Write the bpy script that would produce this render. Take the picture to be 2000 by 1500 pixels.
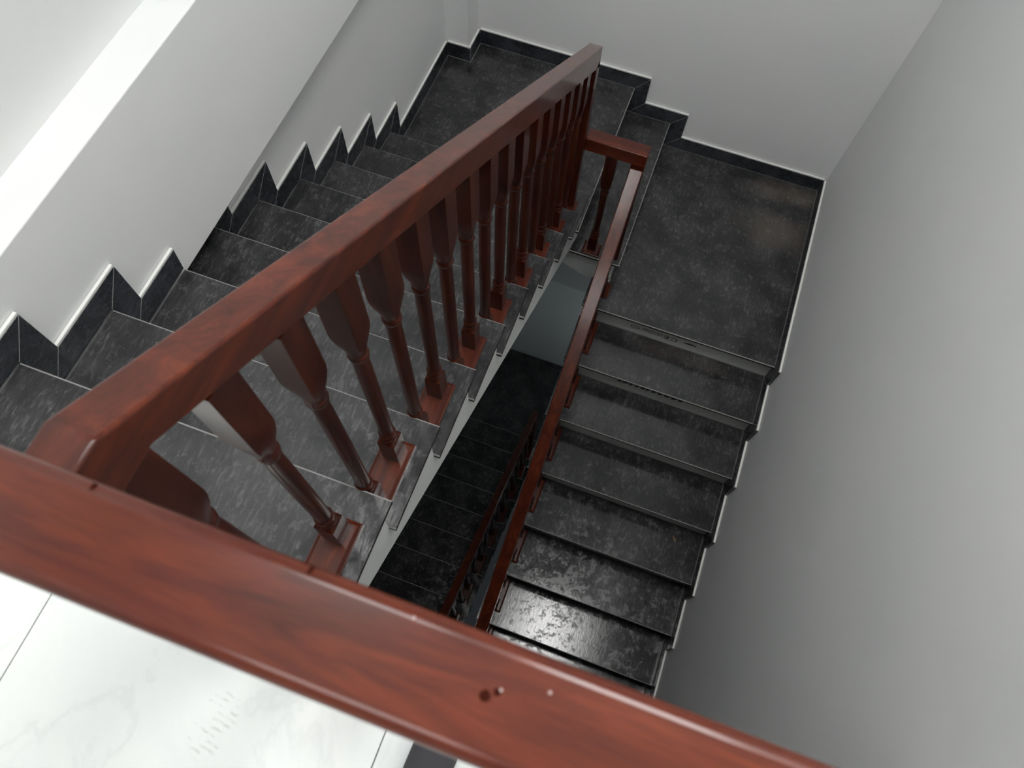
import bpy, bmesh, math, random
from mathutils import Matrix, Vector
random.seed(7)
for o in list(bpy.data.objects): bpy.data.objects.remove(o)
S = bpy.context.scene
COL = S.collection

# ------------------------------------------------------------------ camera
cd = bpy.data.cameras.new('camera'); cam = bpy.data.objects.new('camera', cd); COL.objects.link(cam)
cd.sensor_width = 36.0; cd.lens = 1444.7 / 2000 * 36.0; cd.clip_start = 0.02
RM = Matrix(((0.9394897641635422, -0.32478455117759336, 0.1089677858282029),
             (0.3412045135271583, 0.8586831195973501, -0.3824170237675859),
             (0.030634343156449258, 0.39645717982517653, 0.9175419563074163)))
M4 = RM.to_4x4(); M4.translation = Vector((1.36319, -2.58706, 3.47546)); cam.matrix_world = M4
cd.dof.use_dof = True; cd.dof.focus_distance = 3.0; cd.dof.aperture_fstop = 6.0
S.camera = cam
# ------------------------------------------------------------------ world, exposure
w = bpy.data.worlds.new('world'); S.world = w; w.use_nodes = True
w.node_tree.nodes['Background'].inputs[0].default_value = (.8, .9, 1, 1)
w.node_tree.nodes['Background'].inputs[1].default_value = 0.02
S.view_settings.view_transform = 'Standard'; S.view_settings.look = 'None'
S.view_settings.exposure = 0.0; S.view_settings.gamma = 1.0
try: S.view_settings.use_curve_mapping = False
except Exception: pass
# lamps and added fill lights: (x, y, z, size x, size y, radiance) - built with their fittings further down
WALL_X = 2.316
LAMPS = [
    ('skylight', (1.80, -1.45, 5.10), (0.80, 1.10), 20.0, (1.0, 0.995, 0.975)),
    ('side', (0.70, -1.90, 5.10), (0.60, 0.90), 14.0, (1.0, 0.998, 0.985)),  # fill panel added to lift the right wall
    ('room', (0.75, -3.70, 5.10), (1.0, 1.0), 7.0, (1.0, 0.995, 0.98)),
    ('wall', (WALL_X, 0.30, -2.90), (0.36, 0.36), 7.5, (0.86, 0.98, 1.0)),  # unseen light added to brighten the lower back wall
]

# ------------------------------------------------------------------ measures (metres)
G, RI = 0.28, 0.18839            # left flight going / riser
G3, RI3 = 0.30056, 0.18737       # right flight
R2 = 0.19513                     # two steps between the landings
XLF, XLR = -0.066, -0.200        # tile edge at the beam / at the recessed wall
XR = 0.9836                      # well edge of left flight
YB = 1.020                       # tile edge at back wall
X1, X2, X3 = 0.982, 1.257, 2.301
YF = -0.3365                     # nosing of the right landing
XW = 1.117                       # well edge of right flight
XC, YC = -0.048, 0.846           # corner column tile edges
SK = 0.10; ST = 0.013            # skirting height / thickness
NO = 0.033                       # nosing overhang
TT = 0.018                       # tread thickness
WL, WR, WB = XLR - ST - .002, X3 + ST + .002, YB + ST + .002
BF = XLF - ST - .002             # beam face
FLOOR = 10 * RI
H = 4.19
def ny(j): return -(j - 1) * G   # nosing y of left tread j
def ry(k): return YF - k * G3
def rz(k): return -2 * R2 - k * RI3

# ------------------------------------------------------------------ materials
def mat(name):
    m = bpy.data.materials.new(name); m.use_nodes = True
    nt = m.node_tree; b = nt.nodes['Principled BSDF']
    return m, nt, b
def N(nt, t, **kw):
    n = nt.nodes.new(t)
    for k, v in kw.items():
        if k.startswith('i_'): n.inputs[k[2:].replace('_', ' ')].default_value = v
        else: setattr(n, k, v)
    return n
def L(nt, a, b): nt.links.new(a, b)
def ramp(nt, fac, stops):
    r = N(nt, 'ShaderNodeValToRGB'); L(nt, fac, r.inputs[0])
    e = r.color_ramp.elements
    while len(e) < len(stops): e.new(.5)
    for i, (p, c) in enumerate(stops): e[i].position = p; e[i].color = (*c, 1) if len(c) == 3 else c
    return r
def coords(nt, scale, kind='world', rot=(0, 0, 0)):
    mp = N(nt, 'ShaderNodeMapping'); mp.inputs['Scale'].default_value = scale; mp.inputs['Rotation'].default_value = rot
    if kind == 'world':
        g = N(nt, 'ShaderNodeNewGeometry'); L(nt, g.outputs['Position'], mp.inputs['Vector'])
    else:
        g = N(nt, 'ShaderNodeTexCoord'); L(nt, g.outputs['Object'], mp.inputs['Vector'])
    return mp.outputs[0]
def noise(nt, vec, scale, detail=4, rough=.55, dist=0):
    n = N(nt, 'ShaderNodeTexNoise'); n.inputs['Scale'].default_value = scale; n.inputs['Detail'].default_value = detail
    n.inputs['Roughness'].default_value = rough; n.inputs['Distortion'].default_value = dist
    L(nt, vec, n.inputs['Vector']); return n.outputs['Fac']
def mixc(nt, fac, a, b, mode='MIX'):
    m = N(nt, 'ShaderNodeMix', data_type='RGBA', blend_type=mode)
    for s, v in ((0, fac), (6, a), (7, b)):
        if isinstance(v, (float, int)): m.inputs[s].default_value = v
        elif isinstance(v, tuple): m.inputs[s].default_value = (*v, 1)
        else: L(nt, v, m.inputs[s])
    return m.outputs[2]
def math_(nt, op, a, b=None, clamp=False):
    m = N(nt, 'ShaderNodeMath', operation=op, use_clamp=clamp)
    for s, v in ((0, a), (1, b)):
        if v is None: continue
        if isinstance(v, (float, int)): m.inputs[s].default_value = v
        else: L(nt, v, m.inputs[s])
    return m.outputs[0]
def bump(nt, b, h, strength, dist=.01):
    n = N(nt, 'ShaderNodeBump'); n.inputs['Strength'].default_value = strength; n.inputs['Distance'].default_value = dist
    L(nt, h, n.inputs['Height']); L(nt, n.outputs[0], b.inputs['Normal'])

def plaster(name, col, tint=(.72, .74, .74), bs=.12):
    m, nt, b = mat(name)
    v = coords(nt, (1, 1, 1)); n1 = noise(nt, v, 1.7, 3); n2 = noise(nt, coords(nt, (6, 6, 2)), 2.5, 5)
    c = mixc(nt, ramp(nt, n1, [(.35, (0, 0, 0)), (.7, (1, 1, 1))]).outputs[0], col, tuple(x * y for x, y in zip(col, (.95, .965, .97))))
    L(nt, c, b.inputs['Base Color']); b.inputs['Roughness'].default_value = .62
    b.inputs['Specular IOR Level'].default_value = .3
    bump(nt, b, math_(nt, 'ADD', n1, math_(nt, 'MULTIPLY', n2, .35)), bs, .03)
    return m
M_WALL = plaster('white_plaster', (.80, .805, .80))
M_STRING = plaster('stringer_plaster', (.72, .735, .72))
def slate(name, base, hi, streak, rough0, rough1, bs, dust=True):
    m, nt, b = mat(name)
    vs = coords(nt, (9, 2.2, 9), rot=(0, 0, math.radians(-8)))
    s1 = noise(nt, vs, 11, 7, .66, .6)
    n2 = noise(nt, coords(nt, (1, 1, 1)), 5.5, 5, .6)
    n3 = noise(nt, coords(nt, (1, 1, 1)), 90, 2, .6)
    f = ramp(nt, s1, [(.50, (0, 0, 0)), (.72, (1, 1, 1))]).outputs[0]
    g = ramp(nt, n2, [(.40, (0, 0, 0)), (.62, (1, 1, 1))]).outputs[0]
    c = mixc(nt, g, base, hi)
    c = mixc(nt, math_(nt, 'MULTIPLY', f, math_(nt, 'ADD', math_(nt, 'MULTIPLY', g, .6), .25)), c, streak)
    c = mixc(nt, math_(nt, 'MULTIPLY', ramp(nt, n3, [(.66, (0, 0, 0)), (.75, (1, 1, 1))]).outputs[0], .35), c, streak)
    if dust:
        # dry sandy dust left in the corner of the right landing, and worn into the step corners
        def blob(cx, cy, cz, sx, sy, sz, edge=.35, ns=4.5, amt=.9):
            gp = N(nt, 'ShaderNodeNewGeometry'); mp = N(nt, 'ShaderNodeMapping'); mp.vector_type = 'TEXTURE'
            mp.inputs['Location'].default_value = (cx, cy, cz); mp.inputs['Scale'].default_value = (sx, sy, sz)
            L(nt, gp.outputs['Position'], mp.inputs['Vector'])
            ln = N(nt, 'ShaderNodeVectorMath', operation='LENGTH'); L(nt, mp.outputs[0], ln.inputs[0])
            d = math_(nt, 'ADD', ln.outputs['Value'], math_(nt, 'MULTIPLY', math_(nt, 'SUBTRACT', noise(nt, coords(nt, (1, 1, 1)), ns, 5, .65), .5), 1.9))
            return ramp(nt, d, [(.35, (1, 1, 1)), (.35 + edge * 2.2, (0, 0, 0))]).outputs[0]
        d1 = blob(2.12, .60, -.39, .30, .17, .25)
        d2 = blob(2.17, .92, -.39, .34, .12, .25)
        d3 = blob(1.75, -.36, -.577, .42, .06, .05)
        dd = math_(nt, 'MAXIMUM', math_(nt, 'MAXIMUM', d1, d2), math_(nt, 'MULTIPLY', d3, .5), clamp=True)
        c = mixc(nt, math_(nt, 'MULTIPLY', dd, .42), c, (.15, .122, .098))
    L(nt, c, b.inputs['Base Color'])
    rr = N(nt, 'ShaderNodeMapRange'); L(nt, math_(nt, 'ADD', math_(nt, 'MULTIPLY', n2, .6), math_(nt, 'MULTIPLY', s1, .4)), rr.inputs['Value'])
    rr.inputs['From Min'].default_value = .3; rr.inputs['From Max'].default_value = .7
    rr.inputs['To Min'].default_value = rough0; rr.inputs['To Max'].default_value = rough1
    n4 = noise(nt, coords(nt, (1, 1, 1)), 26, 5, .7)
    spots = math_(nt, 'MULTIPLY', ramp(nt, n4, [(.50, (0, 0, 0)), (.60, (1, 1, 1))]).outputs[0], .22)
    L(nt, math_(nt, 'ADD', rr.outputs[0], spots), b.inputs['Roughness'])
    bump(nt, b, math_(nt, 'ADD', s1, math_(nt, 'MULTIPLY', n3, .3)), bs, .004)
    return m
M_SLATE = slate('black_slate', (.018, .018, .020), (.044, .044, .045), (.15, .15, .15), .02, .13, .07)
M_SKIRT = slate('skirting_slate', (.014, .017, .022), (.030, .034, .042), (.09, .10, .11), .15, .35, .12, dust=False)
def plain(name, col, rough=.5, metal=0, spec=.5, coat=0):
    m, nt, b = mat(name); b.inputs['Base Color'].default_value = (*col, 1); b.inputs['Roughness'].default_value = rough
    b.inputs['Metallic'].default_value = metal; b.inputs['Specular IOR Level'].default_value = spec; b.inputs['Coat Weight'].default_value = coat
    n = noise(nt, coords(nt, (1, 1, 1)), 40, 3)
    c = mixc(nt, math_(nt, 'MULTIPLY', n, .3), col, tuple(x * .8 for x in col)); L(nt, c, b.inputs['Base Color'])
    return m
M_ARRIS = plain('raw_slate_edge', (.32, .31, .30), .7)
M_LIP = plain('white_putty', (.86, .86, .83), .7)
M_RISER = plain('riser_tile', (.66, .68, .65), .35)
M_PRINT = plain('print_ink', (.03, .033, .03), .6)
M_GROUT = plain('grout', (.52, .50, .47), .8)
def wood(name, sc, k=1.0, coat=.65):
    m, nt, b = mat(name)
    v = coords(nt, sc)
    n1 = noise(nt, v, 3.2, 6, .62, .8); n2 = noise(nt, coords(nt, (1, 1, 1)), 5, 3)
    n3 = noise(nt, coords(nt, tuple(x * 4 for x in sc)), 6, 3)
    c = ramp(nt, n1, [(p, tuple(x * k for x in q)) for p, q in ((.30, (.032, .0062, .0033)), (.52, (.076, .0138, .0054)), (.75, (.140, .0290, .0098)))]).outputs[0]
    c = mixc(nt, math_(nt, 'MULTIPLY', ramp(nt, n3, [(.5, (0, 0, 0)), (.75, (1, 1, 1))]).outputs[0], .35), c, (.026, .005, .004))
    c = mixc(nt, math_(nt, 'MULTIPLY', ramp(nt, n2, [(.45, (0, 0, 0)), (.7, (1, 1, 1))]).outputs[0], .30), c, (.058, .008, .006))
    L(nt, c, b.inputs['Base Color']); b.inputs['Roughness'].default_value = .34
    b.inputs['Coat Weight'].default_value = coat; b.inputs['Coat Roughness'].default_value = .15; b.inputs['Coat IOR'].default_value = 1.42
    b.inputs['Specular IOR Level'].default_value = .12
    return m
W_Y = wood('red_wood_long', (9, 1.0, 9)); W_X = wood('red_wood_cross', (1.0, 9, 9), 1.25); W_Z = wood('dark_red_wood_upright', (9, 9, 1.2), .55, .4)  # same wood throughout; extra brightness put into cross rails' colour, uprights darker
def tilemat():
    m, nt, b = mat('white_floor_tile')
    n = noise(nt, coords(nt, (1, 1, 1)), 2.2, 6, .6, 1.2); n2 = noise(nt, coords(nt, (1, 1, 1)), 1.1, 7, .6, 1.5)
    c = mixc(nt, ramp(nt, n, [(.4, (0, 0, 0)), (.75, (1, 1, 1))]).outputs[0], (.84, .86, .84), (.74, .78, .79))
    vein = ramp(nt, math_(nt, 'ABSOLUTE', math_(nt, 'SUBTRACT', n2, .5)), [(.0, (1, 1, 1)), (.02, (0, 0, 0))]).outputs[0]
    c = mixc(nt, math_(nt, 'MULTIPLY', vein, .18), c, (.55, .58, .58))
    # dusty shoe print: curved tread bars inside an oval
    gp = N(nt, 'ShaderNodeNewGeometry'); mp = N(nt, 'ShaderNodeMapping'); mp.vector_type = 'TEXTURE'
    mp.inputs['Location'].default_value = (.880, -2.800, FLOOR); mp.inputs['Scale'].default_value = (.042, .075, .1); mp.inputs['Rotation'].default_value = (0, 0, math.radians(-8))
    L(nt, gp.outputs['Position'], mp.inputs['Vector'])
    ln = N(nt, 'ShaderNodeVectorMath', operation='LENGTH'); L(nt, mp.outputs[0], ln.inputs[0])
    msk = ramp(nt, ln.outputs['Value'], [(.75, (1, 1, 1)), (1.05, (0, 0, 0))]).outputs[0]
    wv = N(nt, 'ShaderNodeTexWave'); wv.bands_direction = 'Y'; wv.inputs['Scale'].default_value = 1.9; wv.inputs['Distortion'].default_value = 3.0; wv.inputs['Detail'].default_value = 2
    L(nt, mp.outputs[0], wv.inputs['Vector'])
    bars = ramp(nt, wv.outputs['Fac'], [(.55, (0, 0, 0)), (.8, (1, 1, 1))]).outputs[0]
    pt = ramp(nt, noise(nt, coords(nt, (1, 1, 1)), 45, 3), [(.47, (0, 0, 0)), (.62, (1, 1, 1))]).outputs[0]
    c = mixc(nt, math_(nt, 'MULTIPLY', math_(nt, 'MULTIPLY', msk, bars), math_(nt, 'MULTIPLY', pt, .35)), c, (.42, .41, .37))
    L(nt, c, b.inputs['Base Color']); b.inputs['Roughness'].default_value = .18
    return m
M_TILE = tilemat()
def emit(name, col, s):
    m, nt, b = mat(name); b.inputs['Base Color'].default_value = (.9, .9, .9, 1)
    b.inputs['Emission Color'].default_value = (*col, 1); b.inputs['Emission Strength'].default_value = s
    return m

# ------------------------------------------------------------------ mesh helpers
def link(name, bm, mats, parent=None, bevel=0, seg=2, arris=False, smooth=False):
    bmesh.ops.recalc_face_normals(bm, faces=bm.faces)
    if bevel:
        es = [e for e in bm.edges if len(e.link_faces) == 2 and e.calc_face_angle(0) > .5]
        bmesh.ops.bevel(bm, geom=es, offset=bevel, segments=seg, profile=.5, affect='EDGES', clamp_overlap=True,
                        material=1 if (arris or smooth == 'bevel') else -1)
    bmesh.ops.recalc_face_normals(bm, faces=bm.faces)
    me = bpy.data.meshes.new(name); bm.to_mesh(me); bm.free()
    for m in (mats if isinstance(mats, (list, tuple)) else [mats]): me.materials.append(m)
    if smooth == 'bevel': me.materials.append(me.materials[0])
    if smooth:
        for p in me.polygons: p.use_smooth = (smooth is True) or p.material_index == 1
        if smooth is True:
          try: me.set_sharp_from_angle(angle=math.radians(40))
          except Exception: pass
    o = bpy.data.objects.new(name, me); COL.objects.link(o)
    if parent is not None: o.parent = parent
    return o
def box(bm, x0, x1, y0, y1, z0, z1):
    v = [bm.verts.new((x, y, z)) for z in (z0, z1) for y in (y0, y1) for x in (x0, x1)]
    for f in ((0, 2, 3, 1), (4, 5, 7, 6), (0, 1, 5, 4), (2, 6, 7, 3), (0, 4, 6, 2), (1, 3, 7, 5)): bm.faces.new([v[i] for i in f])
def prism(bm, pts, a0, a1, axis):
    def P(p, a): return {'x': (a, p[0], p[1]), 'y': (p[0], a, p[1]), 'z': (p[0], p[1], a)}[axis]
    A = [bm.verts.new(P(p, a0)) for p in pts]; B = [bm.verts.new(P(p, a1)) for p in pts]
    bm.faces.new(A); bm.faces.new(B[::-1]); n = len(pts)
    for i in range(n): bm.faces.new((A[i], A[(i + 1) % n], B[(i + 1) % n], B[i]))
    bmesh.ops.recalc_face_normals(bm, faces=bm.faces)
def BX(name, x0, x1, y0, y1, z0, z1, m, parent=None, **kw):
    bm = bmesh.new(); box(bm, x0, x1, y0, y1, z0, z1); return link(name, bm, m, parent, **kw)
def PR(name, pts, a0, a1, axis, m, parent=None, **kw):
    bm = bmesh.new(); prism(bm, pts, a0, a1, axis); return link(name, bm, m, parent, **kw)
def empty(name, loc=(0, 0, 0)):
    o = bpy.data.objects.new(name, None); COL.objects.link(o); o.location = loc; o.empty_display_size = .1; return o
def tag(o, label=None, cat=None, group=None, kind=None):
    if label: o['label'] = label
    if cat: o['category'] = cat
    if group: o['group'] = group
    if kind: o['kind'] = kind
    return o
def struct(o, label): return tag(o, label, 'structure', kind='structure')

# ------------------------------------------------------------------ room shell
ZT, ZB = 5.12, -6.4
YN = -6.0
struct(BX('wall_left', WL - .2, WL, YN, WB + .2, ZB, ZT, M_WALL), 'white plastered wall behind the beam, left of the stairs')
struct(BX('wall_back', WL, WR, WB, WB + .2, ZB, ZT, M_WALL), 'white plastered wall at the far end of the landings')
struct(BX('wall_right', WR, WR + .2, YN, WB + .2, ZB, ZT, M_WALL), 'tall white plastered wall beside the lower flight')
struct(BX('wall_front', WL, WR, YN - .2, YN, ZB, ZT, M_WALL), 'white plastered wall behind the upper floor')
struct(BX('ceiling', WL, WR, YN, WB, ZT, ZT + .15, M_WALL), 'white ceiling over the stairwell')
struct(BX('trim_1', WL - .05, BF, YN, WB, 1.275, 1.936, M_WALL, bevel=.004), 'white plastered beam with a flat ledge projecting over the stairs')
struct(BX('trim_2', WL - .05, XC - ST - .002, YC + ST + .002, WB + .05, ZB, 1.275, M_WALL), 'white plastered column in the far corner of the landing')
struct(BX('trim_3', WL, WR, WB - .20, WB, -2.19, -1.75, M_WALL), 'white plastered beam low on the back wall below the landing')

# ------------------------------------------------------------------ skirting
lips = []
def skirt_root(name, label):
    return struct(empty(name), label)
def lip_obj(root, rects):
    bm = bmesh.new()
    for r in rects: box(bm, *r)
    o = link('putty_line', bm, M_LIP, root); tag(o, 'thin white putty line along the skirting top'); return o
bl = skirt_root('baseboard_left', 'stepped black slate skirting along the left wall and beam')
lr = []
def skirt_y(x0, x1, xin, y0, y1, z0, z1, root, lipl):      # tile lying against a wall at x (xin = room side)
    BX('skirting_tile', x0, x1, y0, y1, z0, z1, [M_SKIRT, M_ARRIS], root, bevel=.0012, seg=1, arris=True)
LIPH = .006
def dj(j): return .12 if j <= 6 else (.008 if j == 7 else .093)
def skp(pts, a0, a1, ax, root): PR('skirting_tile', pts, a0, a1, ax, [M_SKIRT, M_ARRIS], root, bevel=.0010, seg=1, arris=True)
e_ = .0004
for j in range(1, 11):
    xa, xb = (XLR - ST, XLR) if j <= 6 else (BF + .002, XLF - .001)
    d = dj(j); z = j * RI; y1 = ny(j); dn = dj(j + 1) if j + 1 != 7 else .0
    yi = ny(j + 1) if j < 10 else ny(j) - G
    skp([(yi + e_, z + .001), (y1 - e_, z + .001), (y1 + d - e_, z + SK), (yi + dn + e_, z + SK)], xa, xb, 'x', bl)      # mitred lying piece
    lr.append((xa, xb - .002, yi + dn, y1 + d, z + SK, z + SK + LIPH))
    if j != 7:
        zl = z - RI + .001
        skp([(y1 + e_, z), (y1 + d, z + SK - .001), (y1 + d, zl + SK), (y1 + e_, zl), (y1 - NO, zl), (y1 - NO, z - TT - .001), (y1 + e_, z - TT - .001)], xa, xb, 'x', bl)   # mitred upright piece
# landing pieces
skp([(e_, .001), (YC, .001), (YC, SK), (.1205, SK)], XLR - ST, XLR, 'x', bl)
lr.append((XLR - ST, XLR - .002, .12, YC, SK, SK + LIPH))
lip_obj(bl, lr)
bb = skirt_root('baseboard_back', 'stepped black slate skirting along the back wall')
br_ = []
BX('skirting_tile', XLR, XC, YC, YC + ST, .001, SK, [M_SKIRT, M_ARRIS], bb, bevel=.0012, seg=1, arris=True)
br_.append((XLR, XC, YC + .002, YC + ST, SK, SK + LIPH))
BX('skirting_tile', XC - ST, XC, YC + ST, YB, .001, SK, [M_SKIRT, M_ARRIS], bb, bevel=.0012, seg=1, arris=True)
br_.append((XC - ST, XC - .002, YC + ST, YB, SK, SK + LIPH))
for xs, ds, xe, d, z in ((XC, 0, X1, .085, 0), (X1, .085, X2, .095, -R2), (X2, .095, X3, 0, -2 * R2)):
    skp([(xs + e_, z + .001), (xe - e_, z + .001), (xe + d - e_, z + SK), (xs + ds + e_, z + SK)], YB, YB + ST, 'y', bb)
    br_.append((xs + ds, xe + d, YB + .002, YB + ST, z + SK, z + SK + LIPH))
    if d:
        zl = z - R2 + .001
        skp([(xe + e_, z), (xe + d, z + SK - .001), (xe + d, zl + SK), (xe + e_, zl), (xe - NO, zl), (xe - NO, z - TT - .001), (xe + e_, z - TT - .001)], YB, YB + ST, 'y', bb)
lip_obj(bb, br_)
brt = skirt_root('baseboard_right', 'stepped black slate skirting along the right wall')
rr_ = []
for k in range(0, 10):
    z = rz(k); yn = ry(k); d = .080
    yb, ybs = (ry(k - 1), ry(k - 1) - d) if k else (YB, YB)
    skp([(yn + e_, z + .001), (yb - e_, z + .001), (ybs - e_, z + SK), (yn - d + e_, z + SK)], X3, X3 + ST, 'x', brt)
    zl = z - RI3 + .001
    skp([(yn - e_, z), (yn - d, z + SK - .001), (yn - d, zl + SK), (yn - e_, zl), (yn + NO, zl), (yn + NO, z - TT - .001), (yn - e_, z - TT - .001)], X3, X3 + ST, 'x', brt)
    rr_.append((X3 + .002, X3 + ST, yn - d, ybs, z + SK, z + SK + LIPH))
lip_obj(brt, rr_)

# ------------------------------------------------------------------ stairs
M_SAWN = plain('sawn_slate_side', (.030, .029, .028), .9, spec=.1)
def tile(parent, pts, z, name='tread', well=(XR, XW)):
    bm = bmesh.new(); prism(bm, pts, z - TT, z, 'z')
    for f in bm.faces:
        f.normal_update()
        if abs(f.normal.z) < .5: f.material_index = 2
    es = []
    for e in bm.edges:
        p, q = e.verts[0].co, e.verts[1].co
        if abs(p.z - z) < 1e-5 and abs(q.z - z) < 1e-5 and not any(abs(p.x - w_) < 1e-4 and abs(q.x - w_) < 1e-4 for w_ in well): es.append(e)
    bmesh.ops.bevel(bm, geom=es, offset=.0045, segments=1, profile=.5, affect='EDGES', clamp_overlap=True, material=1)
    return link(name, bm, [M_SLATE, M_ARRIS, M_SAWN], parent)
def rect(x0, x1, y0, y1): return [(x0, y0), (x1, y0), (x1, y1), (x0, y1)]
def left_flight(root, dz):
    for j in range(1, 10):
        xl = XLF if j >= 7 else XLR
        if dz: xl = XLR
        tile(root, rect(xl, XR, ny(j) - G - NO, ny(j)), j * RI + dz)
    # concrete body with white plastered side
    def body(ja, jb, x0):
        pts = []
        for j in range(ja, jb + 1):
            yr = ny(j) - NO
            pts += [(yr, (j - 1) * RI - TT), (yr, j * RI - TT)]
        yend = ny(jb + 1) - NO
        pts.append((yend, jb * RI - TT))
        sof = lambda y: -.205 - .676 * y
        pts.append((yend, sof(yend))); pts.append((ny(ja) - NO, sof(ny(ja) - NO)))
        return [(a, b + dz) for a, b in pts], x0
    bm = bmesh.new()
    p, x0 = body(1, 6, XLR); prism(bm, p, x0, XR - .02, 'x')
    p, x0 = body(7, 9, (XLF if not dz else XLR)); prism(bm, p, x0, XR - .02, 'x')
    link('plastered_body', bm, M_STRING, root)
    # left landing
    ext = [(XLR, -NO), (XR - .021, -NO), (XR - .021, -.128), (X1, -.128), (X1, YB), (XC, YB), (XC, YC), (XLR, YC)]
    tile(root, ext, dz, 'landing_slab')
    return root
st = empty('staircase', (1.0, -1.2, 0))
st0 = st
def inv(o):  # keep children in world space
    pass
st.location = (0, 0, 0)
tag(st, 'black slate staircase turning around a narrow well below the upper floor', 'staircase')
left_flight(st, 0)
tile(st, rect(X1 - NO, X2, -.1325, YB), -R2)
tile(st, [(X2 - NO, YB), (X2 - NO, -.128), (XW, -.128), (XW, YF), (X3, YF), (X3, YB)], -2 * R2, 'landing_slab')
Z9 = -2.306
zk = {k: rz(k) for k in range(0, 7)}
for k in range(7, 11): zk[k] = rz(6) + (Z9 - rz(6)) * (k - 6) / 4
for k in range(1, 10):
    tile(st, rect(XW, X3, ry(k), ry(k - 1) + NO), zk[k])
risers = []
for k in range(0, 10):
    top = zk[k] - TT; bot = zk[k + 1]
    risers.append(BX('riser', XW + .02, X3, ry(k) + NO, ry(k) + NO + .01, bot + .0005, top, M_RISER, st))
BX('riser', X1 - NO - .01, X1 - NO, -.11, YB, -R2, -TT, M_RISER, st)
BX('riser', X2 - NO - .01, X2 - NO, -.11, YB, -2 * R2, -R2 - TT, M_RISER, st)
# bodies of landings and right flight
bm = bmesh.new()
lp = [(XLR, -TT), (X1 - NO - .01, -TT), (X1 - NO - .01, -R2 - TT), (X2 - NO - .01, -R2 - TT), (X2 - NO - .01, -2 * R2 - TT), (X3, -2 * R2 - TT),
      (X3, -.66), (1.45, -.62), (.93, -.385), (XLR, -.38)]
prism(bm, lp, -.110, YB, 'y')
bp = []
for k in range(0, 10):
    yr = ry(k) + NO + .01
    bp += [(yr, zk[k] - TT), (yr, zk[k + 1] - TT)]
bp = [(-.112, zk[0] - TT)] + bp
bp += [(ry(9) + NO + .01, zk[10] - TT - .2)]
bp += [(-.112, -.62)]
prism(bm, bp, XW + .02, X3, 'x')
link('plastered_body', bm, M_STRING, st)
# printed marks on the white risers (upside down, as the tiles were laid)
def text_mesh(body, size, x, y, z, parent, sx=1.0):
    cu = bpy.data.curves.new('printed_mark', 'FONT'); cu.body = body; cu.size = size; cu.align_x = 'CENTER'; cu.align_y = 'CENTER'; cu.extrude = .0004
    o = bpy.data.objects.new('t', cu); COL.objects.link(o); bpy.context.view_layer.update()
    me = bpy.data.meshes.new_from_object(o.evaluated_get(bpy.context.evaluated_depsgraph_get()))
    bpy.data.objects.remove(o)
    me.transform(Matrix.Translation((x, y, z)) @ Matrix.Rotation(math.radians(90), 4, 'X') @ Matrix.Rotation(math.pi, 4, 'Z') @ Matrix.Diagonal((sx, 1, 1, 1)))
    me.materials.clear(); me.materials.append(M_PRINT)
    r = bpy.data.objects.new('printed_mark', me); COL.objects.link(r); r.parent = parent; return r
ym = ry(0) + NO - .0006
text_mesh('CE', .056, 1.690, ym, -.508, risers[0], 1.35)
def ring(parent, x, y, z, r0, r1, sx):
    bm = bmesh.new(); n = 28; A = []; B = []
    for i in range(n):
        a = 2 * math.pi * i / n
        A.append(bm.verts.new((x + sx * r0 * math.cos(a), y, z + r0 * math.sin(a)))); B.append(bm.verts.new((x + sx * r1 * math.cos(a), y, z + r1 * math.sin(a))))
    for i in range(n): bm.faces.new((A[i], A[(i + 1) % n], B[(i + 1) % n], B[i]))
    return link('printed_mark', bm, M_PRINT, parent)
ring(risers[0], 1.466, ym, -.508, .021, .017, 1.4)
text_mesh('R', .024, 1.466, ym, -.508, risers[0], 1.3)
bm = bmesh.new()
for zz in (-.493, -.513):
    x = 1.510
    while x < 1.63:
        wd = random.uniform(.006, .016); box(bm, x, x + wd, ym - .0004, ym + .0004, zz - .0035, zz + .0035); x += wd + .004
link('printed_mark', bm, M_PRINT, risers[0])
bm = bmesh.new(); box(bm, 1.775, 1.850, ym - .0004, ym + .0004, -.511, -.500); box(bm, 1.79, 1.83, ym - .0004, ym + .0004, -.500, -.495)
link('printed_mark', bm, M_PRINT, risers[0])
ym2 = ry(1) + NO - .0006
bm = bmesh.new(); x = 1.47
while x < 1.86:
    wd = random.uniform(.018, .034); box(bm, x, x + wd, ym2 - .0004, ym2 + .0004, -.676 - random.uniform(0, .004), -.655); box(bm, x, x + .010, ym2 - .0004, ym2 + .0004, -.684, -.670); x += wd + random.uniform(.008, .02)
link('printed_mark', bm, M_PRINT, risers[1])

# the flight that goes on down from the floor below
st2 = empty('staircase'); tag(st2, 'unlit black slate staircase far down inside the well, one storey lower', 'staircase')
left_flight(st2, -H)
BX('plastered_body', XLR, X1 - NO, -.11, YB, -H - .25, -H - TT, M_STRING, st2)
BX('landing_slab', X1, X3, -.13, YB, -H - R2 * 2 - .03, -H - R2 * 2, [M_SLATE, M_ARRIS], st2)

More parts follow.
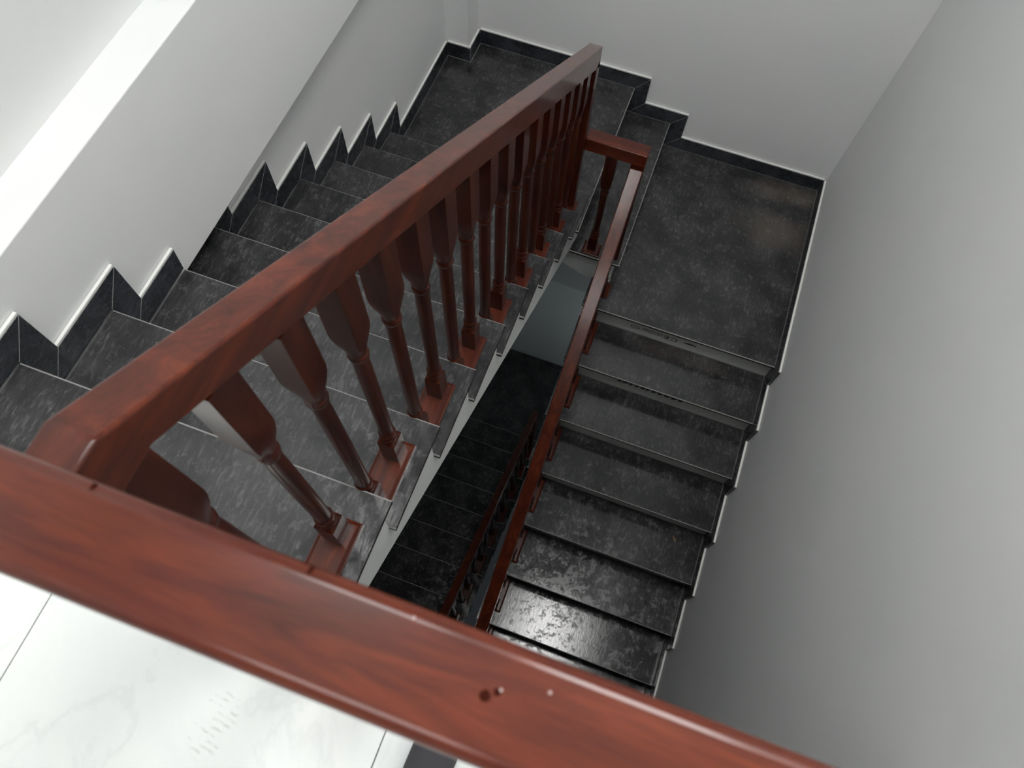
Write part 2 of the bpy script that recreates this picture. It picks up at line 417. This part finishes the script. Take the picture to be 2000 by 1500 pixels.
# ------------------------------------------------------------------ floors
fl = BX('floor', WL, WR, YN, -2.52, FLOOR - .22, FLOOR - .012, M_GROUT); struct(fl, 'white tiled upper floor at the head of the stairs')
TS = .745; xs = [XLR - .015] + [.4505 - TS * 0, .4505 + TS, .4505 + 2 * TS, WR]
ys = [-2.522, -3.29, -4.035, -4.78, -5.525, YN]
for a, b in zip(xs[:-1], xs[1:]):
    for c, d in zip(ys[1:], ys[:-1]):
        BX('floor_tile', max(a, BF) + .0012, b - .0012, c + .0012, d - .0012, FLOOR - .012, FLOOR, M_TILE, fl, bevel=.0008, seg=1)
fl2 = bmesh.new(); box(fl2, WL, WR, YN, -3.075, Z9 - .22, Z9 - .001); box(fl2, WL, XW, -3.075, -2.53, Z9 - .22, Z9 - .001)
struct(link('floor', fl2, M_TILE), 'lower storey floor at the foot of the right flight')

# ------------------------------------------------------------------ balustrade parts
def baluster_mesh(hgt, name='baluster'):
    s = .024; top = hgt
    prof = [(0, s, 0), (.118, s, 0), (.120, s, 0), (.128, .021, 1), (.134, .0225, 1), (.140, .0225, 1), (.145, .0185, 1), (.158, .0190, 1), (.163, .0225, 1), (.170, .0225, 1), (.176, .0185, 1),
            (.20, .0182, 1), (.38, .0192, 1), (.56, .0186, 1), (.615, .0178, 1), (.620, .0215, 1), (.630, .0228, 1), (.638, .0215, 1), (.642, .0195, 1)]
    dl = (hgt - .30) - .630          # collar keeps its distance from the rail: longer balusters have a longer shaft
    st_ = lambda z: z if z < .2 else (.2 + (z - .2) * (.415 + dl) / .415 if z <= .615 else z + dl)
    prof = [(st_(z), r, f) for z, r, f in prof]
    up = [(z + dl, r, f) for z, r, f in ((.660, .0215, .75), (.685, .0252, .35), (.715, .0280, .08), (.735, .0286, 0))] + [(top, .0286, 0)]
    prof = prof + up
    n = 24; bm = bmesh.new(); rings = []
    for z, r, f in prof:
        R_ = []
        for i in range(n):
            a = 2 * math.pi * i / n + math.pi / n * 0
            c, s_ = math.cos(a), math.sin(a)
            q = 1 / max(abs(c), abs(s_))
            rad = r * (f * 1 + (1 - f) * q)
            R_.append(bm.verts.new((rad * c, rad * s_, z)))
        rings.append(R_)
    for A, B in zip(rings[:-1], rings[1:]):
        for i in range(n): bm.faces.new((A[i], A[(i + 1) % n], B[(i + 1) % n], B[i]))
    bm.faces.new(rings[0][::-1]); bm.faces.new(rings[-1])
    bmesh.ops.recalc_face_normals(bm, faces=bm.faces)
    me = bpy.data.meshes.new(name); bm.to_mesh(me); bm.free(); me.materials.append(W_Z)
    for p in me.polygons: p.use_smooth = True
    me.set_sharp_from_angle(angle=math.radians(30))
    return me
BM_CACHE = {}
def baluster(parent, x, y, z, ztop):
    h = round(ztop - z, 3)
    if h not in BM_CACHE: BM_CACHE[h] = baluster_mesh(h)
    o = bpy.data.objects.new('baluster', BM_CACHE[h]); COL.objects.link(o); o.location = (x, y, z); o.parent = parent; return o
def plate(parent, x0, x1, y0, y1, z):
    bm = bmesh.new(); e = .008
    lv = [(0, 0), (0, .010), (.0035, .012), (.0045, .015), (.010, .020)]
    R_ = []
    for o, h in lv:
        R_.append([bm.verts.new(p) for p in ((x0 + o, y0 + o, z + h), (x1 - o, y0 + o, z + h), (x1 - o, y1 - o, z + h), (x0 + o, y1 - o, z + h))])
    for A, B in zip(R_[:-1], R_[1:]):
        for i in range(4): bm.faces.new((A[i], A[(i + 1) % 4], B[(i + 1) % 4], B[i]))
    bm.faces.new(R_[0][::-1]); bm.faces.new(R_[-1])
    return link('base_plate', bm, W_Y, parent)
XB = .899; RWD = .029
KL = .648; HL = 1.172
def ltop(y): return HL - KL * y
def left_balustrade(root, dz, full=True):
    vt = .112
    pts = [(-2.552, 2.79), (-2.498, 2.79), (-.075, ltop(-.075)), (-.075, ltop(-.075) - vt), (-2.47, 2.79 - .095), (-2.552, 2.79 - .095)]
    PR('handrail', [(a, b + dz) for a, b in pts], XB - RWD, XB + RWD, 'x', W_Y, root, bevel=.0045, seg=4, smooth='bevel')
    for j in range(1, 10):
        z = j * RI + dz
        yy = [ny(j) - .12, ny(j) - .262]
        if j == 1: yy = yy[1:]
        for y in yy: baluster(root, XB, y, z + .0195, ltop(y) + dz - vt + .045)
        plate(root, XB - .045, XB + .045, ny(j) - .308, ny(j) - .08, z)
    # square post at the turn
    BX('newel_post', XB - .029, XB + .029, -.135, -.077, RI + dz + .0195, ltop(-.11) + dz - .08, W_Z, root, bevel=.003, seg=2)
ba = empty('balustrade'); tag(ba, 'dark red wooden balustrade with turned balusters along the black stairs', 'balustrade')
left_balustrade(ba, 0)
# short level rail to the right flight
XRR = 1.201; RW2 = .033
BX('handrail', XB + RWD, XRR + RW2 + .002, -.1015, -.0295, .622, .700, W_X, ba, bevel=.004, seg=4, smooth='bevel')
baluster(ba, 1.070, -.078, -R2 + .0195, .634)
plate(ba, 1.018, 1.122, -.124, -.035, -R2)
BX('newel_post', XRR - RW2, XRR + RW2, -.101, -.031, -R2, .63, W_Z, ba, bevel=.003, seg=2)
KR = .60; HR = .655
def rtop(y): return HR + KR * y
pts = [(-.100, rtop(-.100)), (-3.02, rtop(-3.02)), (-3.02, rtop(-3.02) - .095), (-.100, rtop(-.100) - .095)]
PR('handrail', pts, XRR - .0325, XRR + .0325, 'x', W_Y, ba, bevel=.004, seg=4, smooth='bevel')
for k in range(0, 10):
    z = zk[k]
    for o in ((.125, .275) if k else (.10,)):
        y = ry(k) + o; baluster(ba, XRR, y, z + .0195, rtop(y) - .055)
    plate(ba, XRR - .047, XRR + .047, ry(k) + .085, ry(k) + (.315 if k else .19), z)
# railing of the storey below
bd = empty('balustrade'); tag(bd, 'dim red wooden balustrade deep in the unlit well, one storey lower', 'balustrade')
left_balustrade(bd, -H)

# guard rail on the upper floor
gd = empty('guard_railing'); tag(gd, 'thick glossy red wooden guard rail crossing over the stairwell at the floor edge', 'railing')
GZ = 2.93; GY0, GY1 = -2.6265, -2.5435
gr = BX('handrail', XB - .04, WR - .001, GY0, GY1, GZ - .085, GZ, W_X, gd, bevel=.011, seg=6, smooth='bevel')
gc = (GY0 + GY1) / 2
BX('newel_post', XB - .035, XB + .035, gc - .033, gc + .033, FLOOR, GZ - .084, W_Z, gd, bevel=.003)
for i in range(9):
    x = 1.05 + i * .145
    baluster(gd, x, gc, FLOOR + .0195, GZ - .08); 
for i in range(5):
    x0 = 1.0 + i * .29
    plate(gd, x0, min(x0 + .25, WR - .01), gc - .045, gc + .045, FLOOR)
# filled nail heads and lacquer chips on the guard rail
M_FILL = plain('nail_filler', (.032, .008, .005), .9, spec=0); M_CHIP = plain('pale_chip', (.36, .28, .26), .6)
def dot(name, x, y, m, r, parent):
    bm = bmesh.new(); bmesh.ops.create_cone(bm, cap_ends=True, segments=14, radius1=r, radius2=r * .7, depth=.0012)
    bm.transform(Matrix.Translation((x, y, GZ + .0002))); return link(name, bm, m, parent)
for x, y, r in ((1.360, -2.583, .0045), (1.367, -2.578, .003)): dot('nail_filler', x, y, M_FILL, r, gr)
for x, y in ((1.034, -2.5475), (1.212, -2.5465)):
    BX('dark_nick', x - .0013, x + .0013, y - .010, y + .002, GZ - .006, GZ - .0004, M_FILL, gr)
for x, y in ((1.293, -2.553), (1.367, -2.576), (1.399, -2.566)): dot('lacquer_chip', x + .002, y, M_CHIP, .0015, gr)

# ------------------------------------------------------------------ small things
# dry leaf scrap on a lower tread
bm = bmesh.new(); vv = [bm.verts.new(p) for p in ((-.006, -.02, .003), (.006, -.018, .006), (.009, .004, .010), (.003, .022, .004), (-.004, .020, .002), (-.008, .002, .007))]
bm.faces.new(vv); bmesh.ops.solidify(bm, geom=bm.faces[:], thickness=.001)
lf = link('leaf_scrap', bm, plain('dry_leaf', (.30, .20, .12), .7)); lf.location = (2.13, -1.30, zk[4] - .001); lf.rotation_euler = (0, 0, .6)
tag(lf, 'small dry brown leaf scrap lying on a black tread', 'leaf')
# shoe of whoever stands at the rail
def shoe(x, y, rot):
    r = empty('shoe', (x, y, FLOOR)); r.rotation_euler = (0, 0, rot)
    M_U = plain('grey_canvas', (.055, .052, .058), .8); M_S = plain('dark_rubber', (.03, .03, .032), .6)
    secs = [(-.13, .030, .060), (-.11, .036, .075), (-.06, .036, .085), (0, .037, .078), (.05, .042, .062), (.09, .043, .050), (.12, .036, .040), (.138, .020, .028)]
    def loft(z0f, z1f, wf, name, m):
        bm = bmesh.new(); R_ = []
        for yy, w_, h in secs:
            ring_ = []
            for i in range(16):
                a = 2 * math.pi * i / 16
                cx = math.copysign(abs(math.cos(a)) ** .7, math.cos(a)); cz = math.copysign(abs(math.sin(a)) ** .8, math.sin(a))
                zl, zh = z0f, z1f(h)
                ring_.append(bm.verts.new((w_ * wf * cx, yy * (1.03 if wf > 1 else 1), (zl + zh) / 2 + (zh - zl) / 2 * cz)))
            R_.append(ring_)
        for A, B in zip(R_[:-1], R_[1:]):
            for i in range(16): bm.faces.new((A[i], A[(i + 1) % 16], B[(i + 1) % 16], B[i]))
        bm.faces.new(R_[0]); bm.faces.new(R_[-1][::-1])
        return link(name, bm, m, r, smooth=True)
    loft(.012, lambda h: h + .012, 1.0, 'upper', M_U)
    loft(.0, lambda h: .022, 1.05, 'sole', M_S)
    bm = bmesh.new(); bmesh.ops.create_cone(bm, cap_ends=True, segments=20, radius1=.037, radius2=.040, depth=.09)
    bm.transform(Matrix.Translation((0, -.085, .115))); link('sock', bm, M_U, r, smooth=True)
    tag(r, 'dark grey canvas shoe standing on white tile below the guard rail', 'shoe')
shoe(1.293, -2.79, math.radians(-4))

# ceiling lamps and added fill lights: shallow metal tray with a glowing diffuser
M_TRAY = plain('lamp_tray', (.8, .8, .8), .4)
labels = {'skylight': 'square ceiling light panel above the stairwell', 'side': 'narrow fill light panel added above the left flight of stairs', 'room': 'square ceiling light panel above the white tiled floor'}
for nm, (x, y, z), (sx, sy), rad, c in LAMPS:
    if nm == 'wall':
        r = empty('wall_fill_light', (x, y, z)); tag(r, 'square fill light added on the right wall one storey down', 'light')
        BX('tray', -.05, -.0005, -sx / 2 - .015, sx / 2 + .015, -sy / 2 - .015, sy / 2 + .015, M_TRAY, r)
        BX('diffuser', -.060, -.0505, -sx / 2, sx / 2, -sy / 2, sy / 2, emit('lamp_glow_' + nm, c, rad), r)
        continue
    r = empty('ceiling_or_fill_light', (x, y, z)); tag(r, labels[nm], 'light')
    BX('tray', -sx / 2 - .02, sx / 2 + .02, -sy / 2 - .02, sy / 2 + .02, -.01, ZT - z - .0005, M_TRAY, r)
    BX('diffuser', -sx / 2, sx / 2, -sy / 2, sy / 2, -.018, -.0105, emit('lamp_glow_' + nm, c, rad), r)
